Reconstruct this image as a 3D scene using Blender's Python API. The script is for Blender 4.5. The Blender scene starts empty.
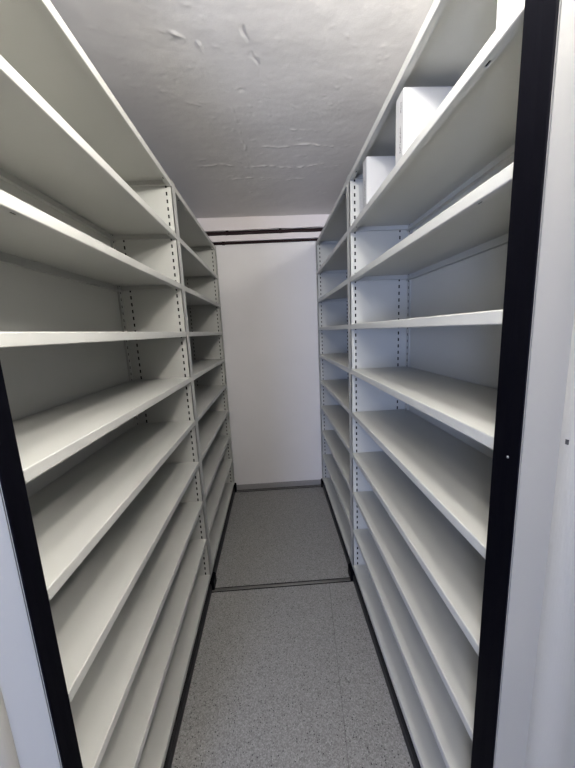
import bpy, bmesh, math, random
from mathutils import Vector, Matrix, noise

random.seed(7)
scene = bpy.context.scene
COL = scene.collection
CAM_H = 1.60                      # camera height above the floor

# ---------------------------------------------------------------- materials
def new_mat(name):
    m = bpy.data.materials.new(name); m.use_nodes = True
    nt = m.node_tree; b = nt.nodes['Principled BSDF']
    return m, nt, b

def paint(name, col, rough=.45, spec=.5, var=.03, bump=.0, bscale=600, metal=0.):
    """Painted / plastic surface with slight procedural variation."""
    m, nt, b = new_mat(name)
    tc = nt.nodes.new('ShaderNodeTexCoord')
    n = nt.nodes.new('ShaderNodeTexNoise'); n.inputs['Scale'].default_value = 3.5; n.inputs['Detail'].default_value = 4
    nt.links.new(tc.outputs['Object'], n.inputs['Vector'])
    r = nt.nodes.new('ShaderNodeMix'); r.data_type = 'RGBA'
    nt.links.new(n.outputs['Fac'], r.inputs['Factor'])
    r.inputs['A'].default_value = (*[c*(1-var) for c in col], 1)
    r.inputs['B'].default_value = (*[min(1, c*(1+var)) for c in col], 1)
    nt.links.new(r.outputs['Result'], b.inputs['Base Color'])
    b.inputs['Roughness'].default_value = rough
    b.inputs['Specular IOR Level'].default_value = spec
    b.inputs['Metallic'].default_value = metal
    if bump:
        n2 = nt.nodes.new('ShaderNodeTexNoise'); n2.inputs['Scale'].default_value = bscale; n2.inputs['Detail'].default_value = 2
        nt.links.new(tc.outputs['Object'], n2.inputs['Vector'])
        bp = nt.nodes.new('ShaderNodeBump'); bp.inputs['Strength'].default_value = bump; bp.inputs['Distance'].default_value = .001
        nt.links.new(n2.outputs['Fac'], bp.inputs['Height']); nt.links.new(bp.outputs['Normal'], b.inputs['Normal'])
    return m

M_SHELF  = paint('shelf_enamel',   (.535, .535, .505), .42, .45, .02, .05, 900)
M_PANEL  = paint('end_panel_enamel', (.36, .350, .320), .5, .4, .02, .12, 700)
M_RUBBER = paint('black_rubber',   (.0022, .0022, .0042), .55, .04, .1)
M_BASE   = paint('charcoal_profile', (.020, .0195, .021), .55, .3, .1)
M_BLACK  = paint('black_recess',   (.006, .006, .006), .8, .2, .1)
M_STEEL  = paint('rail_steel',     (.30, .29, .28), .38, .5, .1, metal=.9)
M_WALL   = paint('white_wall_paint', (.80, .78, .79), .75, .25, .03, .25, 220)
M_BAND   = paint('pinkish_plaster', (.80, .75, .76), .8, .2, .04, .5, 90)
M_SKIRT  = paint('grey_skirting',  (.30, .295, .30), .6, .3, .05)
M_MAROON = paint('maroon_pipe_paint', (.016, .005, .007), .6, .2, .3)
M_CARD   = paint('white_carton',   (.47, .47, .47), .7, .25, .015, .08, 300)
M_INK    = paint('printed_ink',    (.05, .05, .055), .7, .2, .1)
M_SCREW  = paint('screw_steel',    (.55, .55, .55), .3, .5, .05, metal=.8)
M_ROOM   = paint('room_paint',     (.36, .35, .34), .8, .2, .03)

def ceiling_mat():
    m, nt, b = new_mat('grey_plaster')
    tc = nt.nodes.new('ShaderNodeTexCoord')
    n = nt.nodes.new('ShaderNodeTexNoise'); n.inputs['Scale'].default_value = 2.2; n.inputs['Detail'].default_value = 6
    nt.links.new(tc.outputs['Object'], n.inputs['Vector'])
    r = nt.nodes.new('ShaderNodeMix'); r.data_type = 'RGBA'
    nt.links.new(n.outputs['Fac'], r.inputs['Factor'])
    r.inputs['A'].default_value = (.63, .61, .60, 1); r.inputs['B'].default_value = (.70, .68, .67, 1)
    nt.links.new(r.outputs['Result'], b.inputs['Base Color'])
    b.inputs['Roughness'].default_value = .5; b.inputs['Specular IOR Level'].default_value = .4
    n2 = nt.nodes.new('ShaderNodeTexNoise'); n2.inputs['Scale'].default_value = 140; n2.inputs['Detail'].default_value = 4
    nt.links.new(tc.outputs['Object'], n2.inputs['Vector'])
    bp = nt.nodes.new('ShaderNodeBump'); bp.inputs['Strength'].default_value = .12; bp.inputs['Distance'].default_value = .002
    nt.links.new(n2.outputs['Fac'], bp.inputs['Height']); nt.links.new(bp.outputs['Normal'], b.inputs['Normal'])
    return m

def floor_mat():
    m, nt, b = new_mat('speckled_vinyl')
    N, L = nt.nodes.new, nt.links.new
    tc = N('ShaderNodeTexCoord')
    def vor(scale, lo, hi):
        v = N('ShaderNodeTexVoronoi'); v.inputs['Scale'].default_value = scale; L(tc.outputs['Object'], v.inputs['Vector'])
        cr = N('ShaderNodeMapRange'); cr.inputs['From Min'].default_value = lo; cr.inputs['From Max'].default_value = hi
        L(v.outputs['Distance'], cr.inputs['Value'])
        sep = N('ShaderNodeSeparateColor'); L(v.outputs['Color'], sep.inputs['Color'])
        return cr.outputs['Result'], sep.outputs['Red'], sep.outputs['Green']
    # mottled chips
    _, c1, c2 = vor(230, .1, .3)
    ramp = N('ShaderNodeValToRGB'); e = ramp.color_ramp.elements
    e[0].position = 0; e[0].color = (.178, .174, .170, 1); e[1].position = 1; e[1].color = (.33, .324, .318, 1)
    e2 = ramp.color_ramp.elements.new(.5); e2.color = (.25, .245, .240, 1)
    L(c1, ramp.inputs['Fac'])
    # dark specks
    d, r1, g1 = vor(110, .22, .30)
    gt = N('ShaderNodeMath'); gt.operation = 'LESS_THAN'; gt.inputs[1].default_value = .22; L(r1, gt.inputs[0])
    inv = N('ShaderNodeMath'); inv.operation = 'SUBTRACT'; inv.inputs[0].default_value = 1; L(d, inv.inputs[1])
    mu = N('ShaderNodeMath'); mu.operation = 'MULTIPLY'; L(inv.outputs[0], mu.inputs[0]); L(gt.outputs[0], mu.inputs[1])
    mx = N('ShaderNodeMix'); mx.data_type = 'RGBA'; L(mu.outputs[0], mx.inputs['Factor']); L(ramp.outputs['Color'], mx.inputs['A'])
    mx.inputs['B'].default_value = (.035, .034, .034, 1)
    # light specks
    d2, r2, g2 = vor(150, .2, .28)
    gt2 = N('ShaderNodeMath'); gt2.operation = 'LESS_THAN'; gt2.inputs[1].default_value = .22; L(r2, gt2.inputs[0])
    inv2 = N('ShaderNodeMath'); inv2.operation = 'SUBTRACT'; inv2.inputs[0].default_value = 1; L(d2, inv2.inputs[1])
    mu2 = N('ShaderNodeMath'); mu2.operation = 'MULTIPLY'; L(inv2.outputs[0], mu2.inputs[0]); L(gt2.outputs[0], mu2.inputs[1])
    mx2 = N('ShaderNodeMix'); mx2.data_type = 'RGBA'; L(mu2.outputs[0], mx2.inputs['Factor']); L(mx.outputs['Result'], mx2.inputs['A'])
    mx2.inputs['B'].default_value = (.43, .42, .41, 1)
    # welded seam running along the aisle
    sx = N('ShaderNodeSeparateXYZ'); L(tc.outputs['Object'], sx.inputs[0])
    a = N('ShaderNodeMath'); a.operation = 'MULTIPLY_ADD'; a.inputs[1].default_value = -.095; L(sx.outputs['Y'], a.inputs[0]); L(sx.outputs['X'], a.inputs[2])
    s = N('ShaderNodeMath'); s.operation = 'SUBTRACT'; L(a.outputs[0], s.inputs[0]); s.inputs[1].default_value = .1135
    ab = N('ShaderNodeMath'); ab.operation = 'ABSOLUTE'; L(s.outputs[0], ab.inputs[0])
    lt = N('ShaderNodeMath'); lt.operation = 'LESS_THAN'; L(ab.outputs[0], lt.inputs[0]); lt.inputs[1].default_value = .0011
    ysel = N('ShaderNodeMath'); ysel.operation = 'LESS_THAN'; L(sx.outputs['Y'], ysel.inputs[0]); ysel.inputs[1].default_value = 1.72
    sm = N('ShaderNodeMath'); sm.operation = 'MULTIPLY'; L(lt.outputs[0], sm.inputs[0]); L(ysel.outputs[0], sm.inputs[1])
    sm2 = N('ShaderNodeMath'); sm2.operation = 'MULTIPLY'; L(sm.outputs[0], sm2.inputs[0]); sm2.inputs[1].default_value = .7
    mx3 = N('ShaderNodeMix'); mx3.data_type = 'RGBA'; L(sm2.outputs[0], mx3.inputs['Factor']); L(mx2.outputs['Result'], mx3.inputs['A'])
    mx3.inputs['B'].default_value = (.06, .06, .06, 1)
    L(mx3.outputs['Result'], b.inputs['Base Color'])
    b.inputs['Roughness'].default_value = .48; b.inputs['Specular IOR Level'].default_value = .4
    n2 = N('ShaderNodeTexNoise'); n2.inputs['Scale'].default_value = 350; L(tc.outputs['Object'], n2.inputs['Vector'])
    bp = N('ShaderNodeBump'); bp.inputs['Strength'].default_value = .25; bp.inputs['Distance'].default_value = .001
    L(n2.outputs['Fac'], bp.inputs['Height']); L(bp.outputs['Normal'], b.inputs['Normal'])
    return m
M_CEIL = ceiling_mat(); M_FLOOR = floor_mat()

# ---------------------------------------------------------------- helpers
def add_box(bm, x0, x1, y0, y1, z0, z1, mi=0):
    x0, x1 = sorted((x0, x1)); y0, y1 = sorted((y0, y1)); z0, z1 = sorted((z0, z1))
    v = [bm.verts.new(p) for p in ((x0,y0,z0),(x1,y0,z0),(x1,y1,z0),(x0,y1,z0),(x0,y0,z1),(x1,y0,z1),(x1,y1,z1),(x0,y1,z1))]
    for f in ((3,2,1,0),(4,5,6,7),(0,1,5,4),(1,2,6,5),(2,3,7,6),(3,0,4,7)):
        bm.faces.new([v[i] for i in f]).material_index = mi

def add_prism(bm, pts, axis, a0, a1, mi=0):
    """closed polygon pts extruded along 'y' (pts are x,z) or 'z' (pts are x,y)"""
    mk = (lambda p, a: (p[0], a, p[1])) if axis == 'y' else (lambda p, a: (p[0], p[1], a))
    A = [bm.verts.new(mk(p, a0)) for p in pts]; B = [bm.verts.new(mk(p, a1)) for p in pts]
    n = len(pts); fs = []
    for i in range(n):
        j = (i+1) % n
        fs.append(bm.faces.new((A[i], A[j], B[j], B[i])))
    fs.append(bm.faces.new(A[::-1])); fs.append(bm.faces.new(B))
    for f in fs: f.material_index = mi
    bmesh.ops.recalc_face_normals(bm, faces=fs)

def arc(cx, cy, r, a0, a1, n=4):
    return [(cx+r*math.cos(math.radians(a0+(a1-a0)*i/n)), cy+r*math.sin(math.radians(a0+(a1-a0)*i/n))) for i in range(n+1)]

def link(name, bm, mats, parent=None, origin=(0, 0, 0), smooth=False):
    """bm holds world coordinates; the object's origin goes to `origin`"""
    me = bpy.data.meshes.new(name)
    bmesh.ops.translate(bm, verts=bm.verts, vec=-Vector(origin))
    bm.to_mesh(me); bm.free()
    for m in (mats if isinstance(mats, (list, tuple)) else [mats]): me.materials.append(m)
    if smooth:
        for p in me.polygons: p.use_smooth = True
    o = bpy.data.objects.new(name, me); COL.objects.link(o)
    if parent is not None:
        o.parent = parent
        pw = Vector(parent['world_origin']) if 'world_origin' in parent else Vector(parent.location)
        o.location = Vector(origin) - pw
        o['world_origin'] = tuple(origin)
    else:
        o.location = origin
    return o

def empty(name, loc, label, cat, group=None):
    o = bpy.data.objects.new(name, None); COL.objects.link(o)
    o.location = loc; o.empty_display_size = .1
    o['label'] = label; o['category'] = cat
    if group: o['group'] = group
    return o

def tag(o, label, cat, group=None):
    o['label'] = label; o['category'] = cat
    if group: o['group'] = group
    return o

def struct(o):
    o['kind'] = 'structure'; return o

# ---------------------------------------------------------------- room shell
Y_WALL = 3.01; Z_CEIL = 2.62
XL, XR, YF = -1.75, 1.75, -2.3

bm = bmesh.new(); add_box(bm, XL, XR, YF, Y_WALL+.1, -.1, 0)
struct(link('floor', bm, M_FLOOR))

# ceiling: hand-trowelled plaster with lumps and ridges, really displaced
def seg_dist(px, py, a, b):
    dx, dy = b[0]-a[0], b[1]-a[1]; t = ((px-a[0])*dx+(py-a[1])*dy)/(dx*dx+dy*dy); t = max(0, min(1, t))
    return math.hypot(px-a[0]-t*dx, py-a[1]-t*dy)
RIDGES = [  # polyline, height, half width
    ([(-.13,1.62),(-.115,1.75),(-.10,1.92),(-.095,2.02)], .0022, .008),
    ([(-.02,1.33),(.0,1.40),(.012,1.47)], -.003, .008),
    ([(-.05,1.24),(-.035,1.29)], -.003, .010),
    ([(-.40,2.12),(-.25,2.10),(-.12,2.14),(.05,2.13),(.18,2.16),(.36,2.12)], .0045, .016),
    ([(-.30,2.30),(-.05,2.27),(.15,2.31),(.30,2.29)], .003, .014),
    ([(-.05,1.92),(.10,1.94),(.25,1.91),(.40,1.94)], .003, .012),
    ([(.15,1.78),(.28,1.80)], .003, .010),
    ([(.40,2.50),(.46,2.53)], -.008, .010),
    ([(-.35,1.55),(-.28,1.60)], .003, .009),
    ([(.25,1.55),(.31,1.56)], .003, .008),
    ([(-.30,1.25),(-.22,1.29),(-.2,1.33)], .0035, .010),
    ([(.33,2.20),(.37,2.24)], .004, .012),
]
NL = 420
LUMPS = [(random.uniform(-.7, .7), random.uniform(1.0, 2.95), random.uniform(.0030, .0075), random.uniform(.0005, .0018)*random.choice((1, 1, -1))) for _ in range(NL)]
def ceil_h(x, y):
    p = Vector((x, y, 0))
    h = .005*noise.noise(p*2.3) + .0012*noise.noise(p*9) + .0005*noise.noise(Vector((x*20, y*30, 2))) + .00025*noise.noise(p*70)
    for pl, a, w in RIDGES:
        if not (pl[0][0]-.1 < x < pl[-1][0]+.1): continue
        wx, wy = x+.012*noise.noise(p*17), y+.012*noise.noise(Vector((x*17, y*17, 5)))
        d = min(seg_dist(wx, wy, pl[i], pl[i+1]) for i in range(len(pl)-1))
        if d < 2*w:
            wob = max(0, .45+2.2*noise.noise(p*28))
            h += .8*a*wob*math.exp(-(d/(w*.42))**2)
    return h
bm = bmesh.new()
def frange(a, b, n): return [a+(b-a)*i/n for i in range(n+1)]
gx = frange(XL, -.72, 8)[:-1] + frange(-.72, .72, 260) + frange(.72, XR, 8)[1:]
gy = frange(YF, .95, 24)[:-1] + frange(.95, Y_WALL+.1, 330)
H = [[ceil_h(x, y) for x in gx] for y in gy]
import bisect
for lx, ly, r, a in LUMPS:
    el = random.uniform(1, 3.2); sk = random.uniform(-.8, .8)
    for j in range(bisect.bisect(gy, ly-2*r), min(len(gy), bisect.bisect(gy, ly+2*r))):
        for i in range(bisect.bisect(gx, lx-2*r*el), min(len(gx), bisect.bisect(gx, lx+2*r*el))):
            H[j][i] += a*math.exp(-(((gx[i]-lx)/el)**2+(gy[j]-ly-sk*(gx[i]-lx))**2)/(r*r*.5))
rows = [[bm.verts.new((x, y, Z_CEIL - H[j][i])) for i, x in enumerate(gx)] for j, y in enumerate(gy)]
for j in range(len(gy)-1):
    for i in range(len(gx)-1):
        bm.faces.new((rows[j][i], rows[j+1][i], rows[j+1][i+1], rows[j][i+1]))
struct(link('ceiling', bm, M_CEIL, smooth=True))

bm = bmesh.new(); add_box(bm, XL, XR, Y_WALL, Y_WALL+.1, 0, Z_CEIL+.03)
struct(link('wall_back', bm, M_WALL))
bm = bmesh.new(); add_box(bm, XL-.1, XL, YF, Y_WALL, 0, Z_CEIL+.03)
struct(link('wall_left', bm, M_ROOM))
bm = bmesh.new(); add_box(bm, XR, XR+.1, YF, Y_WALL, 0, Z_CEIL+.03)
struct(link('wall_right', bm, M_ROOM))
bm = bmesh.new()   # wall behind the camera with a low window on its left side
WX0, WX1, WZ0, WZ1 = -1.65, -.85, .75, 1.95
add_box(bm, XL, WX0, YF-.1, YF, 0, Z_CEIL+.03); add_box(bm, WX1, XR, YF-.1, YF, 0, Z_CEIL+.03)
add_box(bm, WX0, WX1, YF-.1, YF, 0, WZ0); add_box(bm, WX0, WX1, YF-.1, YF, WZ1, Z_CEIL+.03)
struct(link('wall_front', bm, M_ROOM))
bm = bmesh.new()
for a, b in ((WX0, WX0+.05), (WX1-.05, WX1), ((WX0+WX1)/2-.02, (WX0+WX1)/2+.02)): add_box(bm, a, b, YF-.09, YF-.04, WZ0, WZ1)
for a, b in ((WZ0, WZ0+.05), (WZ1-.05, WZ1)): add_box(bm, WX0, WX1, YF-.09, YF-.04, a, b)
struct(link('window_1', bm, M_CARD))

# skirting along the back wall
bm = bmesh.new(); add_prism(bm, [(Y_WALL, 0), (Y_WALL-.012, 0), (Y_WALL-.012, .044), (Y_WALL-.008, .05), (Y_WALL, .05)], 'y', 0, 1)
for v in bm.verts: v.co = Vector((-1.0 + 2.0*v.co.y, v.co.x, v.co.z))
bmesh.ops.recalc_face_normals(bm, faces=bm.faces)
struct(link('baseboard_back', bm, M_SKIRT))

# plaster bands at the top of the back wall, slightly wavy lower edges
def band(name, z0, z1, d, seed, mat):
    bm = bmesh.new(); n = 60; A = []
    for i in range(n+1):
        x = -1.0+2.0*i/n
        w0 = .0035*noise.noise(Vector((x*6, seed, 0)))+.0015*noise.noise(Vector((x*25, seed, 1)))
        w1 = .0035*noise.noise(Vector((x*6, seed+5, 0)))
        slope = .007*x
        A.append([bm.verts.new(p) for p in ((x, Y_WALL, z0+w0+slope), (x, Y_WALL-d, z0+w0+slope), (x, Y_WALL-d, z1+w1+slope), (x, Y_WALL, z1+w1+slope))])
    for i in range(n):
        for k in range(4):
            bm.faces.new((A[i][k], A[i][(k+1) % 4], A[i+1][(k+1) % 4], A[i+1][k]))
    bm.faces.new(A[0]); bm.faces.new(A[-1][::-1])
    bmesh.ops.recalc_face_normals(bm, faces=bm.faces)
    return struct(link(name, bm, mat))
band('trim_1', 2.514, 2.640, .030, 1.0, M_BAND)
band('trim_2', 2.424, 2.475, .026, 9.0, M_BAND)

# two dark maroon pipes running across, under the bands
def pipe(z, h, d, label, seed):
    bm = bmesh.new(); n = 48; A = []
    pr = [(math.cos(t)*d/2, math.sin(t)*h/2) for t in [2*math.pi*k/10 for k in range(10)]]
    for i in range(n+1):
        x = -.95+1.9*i/n; w = .0012*noise.noise(Vector((x*9, seed, 3)))
        A.append([bm.verts.new((x, Y_WALL-d/2-.0005+p[0], z+.007*x+p[1]*(1+10*w)+w)) for p in pr])
    for i in range(n):
        for k in range(10): bm.faces.new((A[i][k], A[i][(k+1) % 10], A[i+1][(k+1) % 10], A[i+1][k]))
    bm.faces.new(A[0]); bm.faces.new(A[-1][::-1])
    bmesh.ops.recalc_face_normals(bm, faces=bm.faces)
    o = tag(link('pipe', bm, M_MAROON, origin=(0, Y_WALL-d/2, z), smooth=True), label, 'pipe')
    for cx in ((-.36, .12) if seed < 5 else (-.40,)):
        b2 = bmesh.new(); add_box(b2, cx-.012, cx+.012, Y_WALL-d-.006, Y_WALL-.001, z+.007*cx-h*.62, z+.007*cx+h*.62)
        o['world_origin'] = (0, Y_WALL-d/2, z)
        link('pipe_clip', b2, M_MAROON, o, (cx, Y_WALL-d/2, z))
    return o
pipe(2.494, .033, .022, 'upper thicker dark maroon pipe along the back wall just below the ceiling', 2)
pipe(2.411, .021, .018, 'lower thinner dark maroon pipe along the back wall above the white panel', 7)

# floor rails let into the floor
def rail(y, label):
    bm = bmesh.new()
    add_box(bm, -.80, .80, y-.017, y+.017, -.012, .0012, 1)           # dark rubber bed
    add_prism(bm, [(y-.009, 0), (y+.009, 0), (y+.009, .002), (y+.007, .003), (y-.007, .003), (y-.009, .002)], 'y', -.80, .80, 0)
    for f in bm.faces:
        pass
    vs = [v for v in bm.verts if abs(abs(v.co.y)-.80) < 1e-6 and abs(v.co.x-y) < .02]
    for v in vs: v.co = Vector((v.co.y, v.co.x, v.co.z))
    bmesh.ops.recalc_face_normals(bm, faces=bm.faces)
    return tag(link('floor_rail', bm, [M_STEEL, M_BLACK], origin=(0, y, 0)), label, 'rail', 'floor rails across the aisle')
rail(1.734, 'steel floor rail with dark edges crossing the middle of the aisle')
rail(2.966, 'steel floor rail with dark edges at foot of the back wall')

# ---------------------------------------------------------------- shelving units
PITCH = .25; Z_TOP = CAM_H + .7715; LIP = .028
LEVELS = [Z_TOP - PITCH*i for i in range(10)]
DEPTH = .325

def shelf_mesh(X, y0, y1, z):
    """folded sheet-steel tray: X(u) maps the depth from the aisle edge to world x; z = top surface"""
    bm = bmesh.new(); t = .0013; r = .003; D = DEPTH-.004
    y0 += .0015; y1 -= .0015
    # front fold profile (u, z): rounded top edge, lip, rounded bottom edge
    out = [(D, 0)] + [(u, w) for u, w in arc(r, -r, r, 90, 180, 3)] + [(u, w) for u, w in arc(r, -LIP+r, r, 180, 270, 3)] + [(.006, -LIP)]
    inn = [(.006, -LIP+t)] + [(u, w) for u, w in arc(r, -LIP+r, r-t, 270, 180, 3)] + [(u, w) for u, w in arc(r, -r, r-t, 180, 90, 3)] + [(D, -t)]
    add_prism(bm, [(X(u), z+w) for u, w in out+inn], 'y', y0, y1)
    # return flange under the front lip with oblong slots (open holes)
    slots = [y0+.105, y1-.085]
    ya = y0
    add_box(bm, X(.006), X(.0105), y0, y1, z-LIP, z-LIP+t)
    add_box(bm, X(.016), X(.024), y0, y1, z-LIP, z-LIP+t)
    for s in slots:
        add_box(bm, X(.0105), X(.016), ya, s-.008, z-LIP, z-LIP+t); ya = s+.008
    add_box(bm, X(.0105), X(.016), ya, y1, z-LIP, z-LIP+t)
    add_box(bm, X(.0227), X(.024), y0, y1, z-LIP, z-t*.5)
    add_box(bm, X(.0075), X(.0220), y0+.004, y1-.004, z-LIP+t+.0012, z-.004, 1)      # black filler painting the shade inside the folded channel
    # rear lip + return
    add_box(bm, X(D-t), X(D), y0, y1, z-LIP-.004, z)
    add_box(bm, X(D-.016), X(D-t), y0, y1, z-LIP-.004, z-LIP-.004+t)
    add_box(bm, X(D-.016), X(D-.016+t), y0, y1, z-LIP-.004, z-LIP+.004)
    # folded ends
    for a, b, c in ((y0, y0+t, y0+.012), (y1-t, y1, y1-.012)):
        add_box(bm, X(.024), X(D-.016), a, b, z-LIP+.004, z-t)
        add_box(bm, X(.024), X(D-.016), b if a == y0 else a, c, z-LIP+.004, z-LIP+.004+t)
    return bm

def perforated_sheet(bm, X, y, z0, z1, flip):
    """sheet in the plane y with two columns of real slotted holes"""
    us = [.0, .0245, .0325, .2655, .2730, DEPTH]
    zs = [z0]; hole = []
    k = z0 + .030
    while k + .018 < z1 - .006:
        zs += [k, k+.0175]; hole += [False, True]; k += PITCH/7
    zs.append(z1); hole.append(False)
    V = [[bm.verts.new((X(u), y, z)) for u in us] for z in zs]
    for j in range(len(zs)-1):
        for i in range(len(us)-1):
            if hole[j] and i in (1, 3): continue
            q = (V[j][i], V[j][i+1], V[j+1][i+1], V[j+1][i])
            bm.faces.new(q if flip else q[::-1])

def side_panel_mesh(X, y0, y1, z0, z1):
    bm = bmesh.new()
    perforated_sheet(bm, X, y0, z0, z1, X(1) > 0); perforated_sheet(bm, X, y1, z0, z1, X(1) < 0)
    # front face with a fine joint between the two uprights, back, top and bottom
    ym = (y0+y1)/2; t = .0012
    add_prism(bm, [(X(0), y0), (X(0), y1), (X(.005), y1), (X(.005), y0)], 'z', z0, z1)
    add_box(bm, X(DEPTH-t), X(DEPTH), y0, y1, z0, z1)
    add_box(bm, X(0.004), X(DEPTH-t), y0, y1, z1-t, z1)
    # black core stands in for shade inside the hollow uprights, seen through the slots
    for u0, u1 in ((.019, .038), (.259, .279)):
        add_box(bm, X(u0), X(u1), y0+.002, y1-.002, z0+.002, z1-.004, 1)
    return bm

def rear_post_mesh(X, ya, yb, z0, z1):
    """narrow post in the rear corner, its edge cut by a row of notches"""
    bm = bmesh.new(); k = z0; um = DEPTH-.012
    add_box(bm, X(um+.0008), X(DEPTH-.002), ya+.001, yb, z0, z1-.001, 1)      # black backing, paints the shade behind the notches
    while k < z1 - .02:
        add_box(bm, X(um), X(um+.0012), ya, yb, k, min(z1, k+.022))
        if k+.022 < z1:
            add_box(bm, X(um), X(um+.0012), ya, ya+.008, k+.022, min(z1, k+PITCH/7)); add_box(bm, X(um), X(um+.0012), ya+.017, yb, k+.022, min(z1, k+PITCH/7))
        k += PITCH/7
    add_box(bm, X(um), X(DEPTH-.002), ya, ya+.0012, z0, z1)
    return bm

def build_unit(s, face, y_front, y0, y1a, y1b, y2a, y2b, label, crease, first_u, buf, buf_back):
    X = lambda u: s*(face+u)
    root = empty('mobile_shelving_unit', (X(.16), (y0+y2b)/2, 0), label, 'shelving', 'mobile shelving units along the aisle')
    ZB = LEVELS[-1] - LIP                      # underside of the lowest shelf
    # base carriage: charcoal profile below, dark recess above
    bm = bmesh.new(); add_prism(bm, [(X(0), 0.0), (X(DEPTH), 0.0), (X(DEPTH), .048), (X(.006), .048), (X(.003), .046), (X(0), .043)], 'y', y_front+.02, y2b)
    base = link('base', bm, M_BASE, root, (X(.16), (y0+y2b)/2, 0))
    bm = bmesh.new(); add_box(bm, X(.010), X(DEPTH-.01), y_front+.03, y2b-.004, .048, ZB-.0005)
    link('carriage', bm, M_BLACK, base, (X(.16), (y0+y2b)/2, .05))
    for ya, yb, h in ((y1a+.005, y1b+.018, .075), (y2b-.035, y2b+.003, .088)):
        bm = bmesh.new(); add_prism(bm, [(X(-.016), 0.006), (X(.012), 0.006), (X(.012), h), (X(-.006), h), (X(-.016), h-.012)], 'y', ya, yb)
        link('joint_cap', bm, M_RUBBER, base, (X(0), (ya+yb)/2, .03))
    zt = Z_TOP + .006
    # upright partitions
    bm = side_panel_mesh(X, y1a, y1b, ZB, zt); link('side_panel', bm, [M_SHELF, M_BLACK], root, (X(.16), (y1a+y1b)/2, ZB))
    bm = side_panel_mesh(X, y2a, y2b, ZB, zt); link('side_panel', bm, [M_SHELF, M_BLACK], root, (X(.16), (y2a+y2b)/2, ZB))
    bm = side_panel_mesh(X, y0-.014, y0, ZB, zt); link('side_panel', bm, [M_SHELF, M_BLACK], root, (X(.16), y0, ZB))
    for ya, yb in ((y0, y1a), (y1b, y2a)):
        bm = bmesh.new(); add_box(bm, X(DEPTH-.0015), X(DEPTH), ya, yb, ZB, zt-.004)
        bp = link('back_panel', bm, M_SHELF, root, (X(DEPTH), (ya+yb)/2, ZB))
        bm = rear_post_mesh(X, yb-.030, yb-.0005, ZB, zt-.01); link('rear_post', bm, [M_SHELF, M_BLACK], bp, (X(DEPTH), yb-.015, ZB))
        for z in LEVELS:
            bm = shelf_mesh(X, ya, yb, z)
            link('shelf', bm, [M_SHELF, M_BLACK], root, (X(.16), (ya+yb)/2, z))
    # end panel towards the corridor: flat 70 mm border strip, then a raised rounded field
    yb = y0-.015; yf = y_front+.002; c = crease; D2 = DEPTH+.09
    pts = [(X(first_u+.0045), yb), (X(first_u), yb-.003), (X(first_u), yf), (X(first_u+.0030), yf), (X(first_u+.0032), yf+.006), (X(first_u+.0050), yf+.006), (X(first_u+.0052), yf), (X(c), yf)]
    pts += [(X(c+.045*(1-math.cos(math.radians(t)))), yf-.035*math.sin(math.radians(t))) for t in range(6, 91, 6)]
    pts += [(X(D2-.02), yf-.035), (X(D2), yf-.020), (X(D2), yb)]
    bm = bmesh.new(); add_prism(bm, pts, 'z', .012, Z_TOP+.03)
    ep = link('end_panel', bm, M_PANEL, root, (X(.2), yf, .012))
    if s > 0:
        bm = bmesh.new(); add_box(bm, X(c+.0012), X(c+.0045), yf-.0128, yf-.0075, 1.382, 1.391)
        link('chip', bm, M_INK, ep, (X(c+.012), yf-.01, 1.384))
    # black rubber buffer strip on the aisle edge: flat flank, groove, rounded nose
    a = buf; n0 = y_front; n1 = y0-buf_back; g = n0 + (n1-n0)*.38; r = min(.0055, max(.0015, first_u-a-.001))
    P = [(a+.001, n1), (a, n1-.001), (a, g+.012), (a+.0006, g)]
    P += [(u, y) for u, y in arc(a+.0006+r, n0+r, r, 180, 270, 6)]
    P += [(first_u, n0), (first_u, n0+.010), (min(first_u+.004, -.0004), n1-.004), (min(first_u+.004, -.0004), n1)]
    bm = bmesh.new(); add_prism(bm, [(X(u), y) for u, y in P], 'z', .012, Z_TOP+.03)
    bu = link('buffer_strip', bm, M_RUBBER, root, (X(a), n0, .012))
    if s > 0:
        bm = bmesh.new()
        bmesh.ops.create_uvsphere(bm, u_segments=10, v_segments=6, radius=.0028)
        bmesh.ops.translate(bm, verts=bm.verts, vec=(X(a+.0012), g+.0005, CAM_H-.250))
        link('screw', bm, M_SCREW, bu, (X(a+.002), g, CAM_H-.25))
    return root

left = build_unit(-1, .4678, .497, .5515, 1.726, 1.786, 2.930, 2.985,
    'empty light grey mobile shelving unit with ten shelf levels on the left of the aisle', .074, -.0070, -.011, .012)
right = build_unit(1, .4324, .500, .5695, 1.714, 1.770, 2.9005, 2.955,
    'light grey mobile shelving unit on the right of the aisle, white boxes on top', .070, -.0035, -.007, .006)

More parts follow.
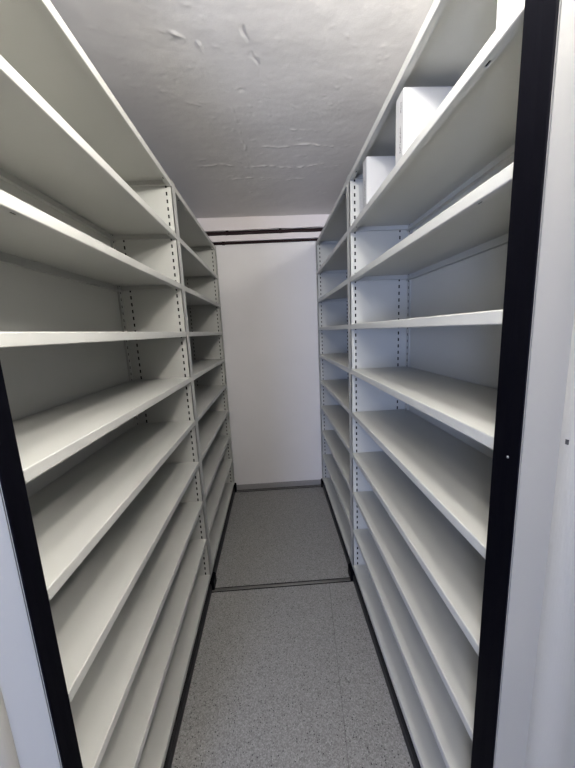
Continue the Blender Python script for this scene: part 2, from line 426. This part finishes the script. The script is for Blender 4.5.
# ---------------------------------------------------------------- white archive boxes, right unit, second level
def archive_box(x0, y0, y1, z, h, depth, label, marks):
    x1 = x0+depth; r = .0015
    root = empty('archive_box', ((x0+x1)/2, (y0+y1)/2, z), label, 'box', 'white archive boxes on the right unit')
    bm = bmesh.new(); add_box(bm, x0, x1, y0, y1, z+.0005, z+h)
    bmesh.ops.bevel(bm, geom=list(bm.edges), offset=r, segments=2, affect='EDGES'); box = bm
    # tuck flap on the near face
    bm = bmesh.new(); add_box(bm, x0+.085, x0+.089, y0-.0006, y0+.001, z+.006, z+h-.006)
    add_box(bm, x0+.002, x1-.002, y0-.0008, y0+.001, z+h*.36, z+h*.36+.0015)
    link('fold_line', bm, M_CARD, root, (x0+.09, y0, z+h/2))
    # small vertical line of unreadable print on the spine
    bm = box; rnd = random.Random(int(y0*1000))
    for (ya, za, zb, w) in marks:
        k = za
        while k < zb:
            hgt = rnd.uniform(.0025, .005)
            off = rnd.uniform(-.25, .25)*w
            add_box(bm, x0-.0004, x0+.0008, y0+ya+off-w*.35, y0+ya+off+w*.25, z+k, z+min(k+hgt, zb), 1); k += hgt+rnd.uniform(.0015, .003)
            if rnd.random() < .6:
                add_box(bm, x0-.0004, x0+.0008, y0+ya-off, y0+ya-off+w*.25, z+k-.003, z+k-.001, 1)
    link('carton', box, [M_CARD, M_INK], root, ((x0+x1)/2, (y0+y1)/2, z))
    return root
ZS = LEVELS[1]
archive_box(.4450, 1.074, 1.135, ZS, .2045, .255, 'tall white archive box in the middle of the three on the right upper shelf', [(.022, .03, .105, .007), (.02, .145, .175, .006)])
archive_box(.4450, 1.458, 1.512, ZS, .2045, .255, 'white archive box farthest back, beside the upright on the right upper shelf', [(.024, .04, .12, .005)])
archive_box(.4450, .596, .6585, ZS, .2045, .255, 'white archive box nearest the black buffer strip on the right upper shelf', [(.030, .045, .16, .009)])

# ---------------------------------------------------------------- light
def lamp(name, kind, loc, energy, col, rot=None, **kw):
    l = bpy.data.lights.new(name, kind); l.energy = energy; l.color = col
    for k, v in kw.items(): setattr(l, k, v)
    o = bpy.data.objects.new(name, l); COL.objects.link(o); o.location = loc
    if rot is not None: o.rotation_euler = rot
    return o
for lx, e in ((-.12, 5.5), (.22, 14), (.66, 18)):      # the tubes of the ceiling batten over the aisle entrance
    lamp('ceiling_lamp', 'POINT', (lx, .41, 2.475), e, (1, .968, .90), shadow_soft_size=.05)
lamp('corridor_fill', 'POINT', (-.45, -.8, 2.45), 11, (1, .94, .82), shadow_soft_size=.12)  # unseen lamp, added as warm fill mainly for the left end panel
lamp('window_daylight', 'AREA', ((WX0+WX1)/2, YF-.02, (WZ0+WZ1)/2), 33, (.50, .62, 1.0), (math.pi/2, 0, 0), shape='RECTANGLE', size=WX1-WX0, size_y=WZ1-WZ0)

w = bpy.data.worlds.new('world'); scene.world = w; w.use_nodes = True
w.node_tree.nodes['Background'].inputs[0].default_value = (.75, .85, 1, 1)
w.node_tree.nodes['Background'].inputs[1].default_value = .3

# ---------------------------------------------------------------- camera
yaw, pitch, roll, f = 0.040616298332189035, 0.16980684994864767, -0.046130762772335646, 308.714
cy, sy = math.cos(yaw), math.sin(yaw); cp, sp = math.cos(pitch), math.sin(pitch); cr, sr = math.cos(roll), math.sin(roll)
Rz = Matrix(((cy, -sy, 0), (sy, cy, 0), (0, 0, 1))); B = Matrix(((1, 0, 0), (0, 0, -1), (0, 1, 0)))
Rx = Matrix(((1, 0, 0), (0, cp, -sp), (0, sp, cp))); Rr = Matrix(((cr, -sr, 0), (sr, cr, 0), (0, 0, 1)))
R = Rr @ Rx @ B @ Rz                     # world -> camera (right, down, forward)
Rw = R.transposed()
rot = Matrix((Rw.col[0], -Rw.col[1], -Rw.col[2])).transposed()
cam = bpy.data.cameras.new('camera'); co = bpy.data.objects.new('camera', cam); COL.objects.link(co)
co.matrix_world = Matrix.Translation((0, 0, CAM_H)) @ rot.to_4x4()
cam.sensor_fit = 'VERTICAL'; cam.sensor_height = 24; cam.lens = 24*f/768
cam.clip_start = .02
scene.camera = co

vs = scene.view_settings
scene.display_settings.display_device = 'sRGB'
vs.view_transform = 'Standard'; vs.look = 'None'; vs.gamma = 1; vs.use_curve_mapping = False
vs.exposure = 1.25

# helper bookkeeping is not part of the scene
for o in list(scene.objects):
    if 'world_origin' in o: del o['world_origin']
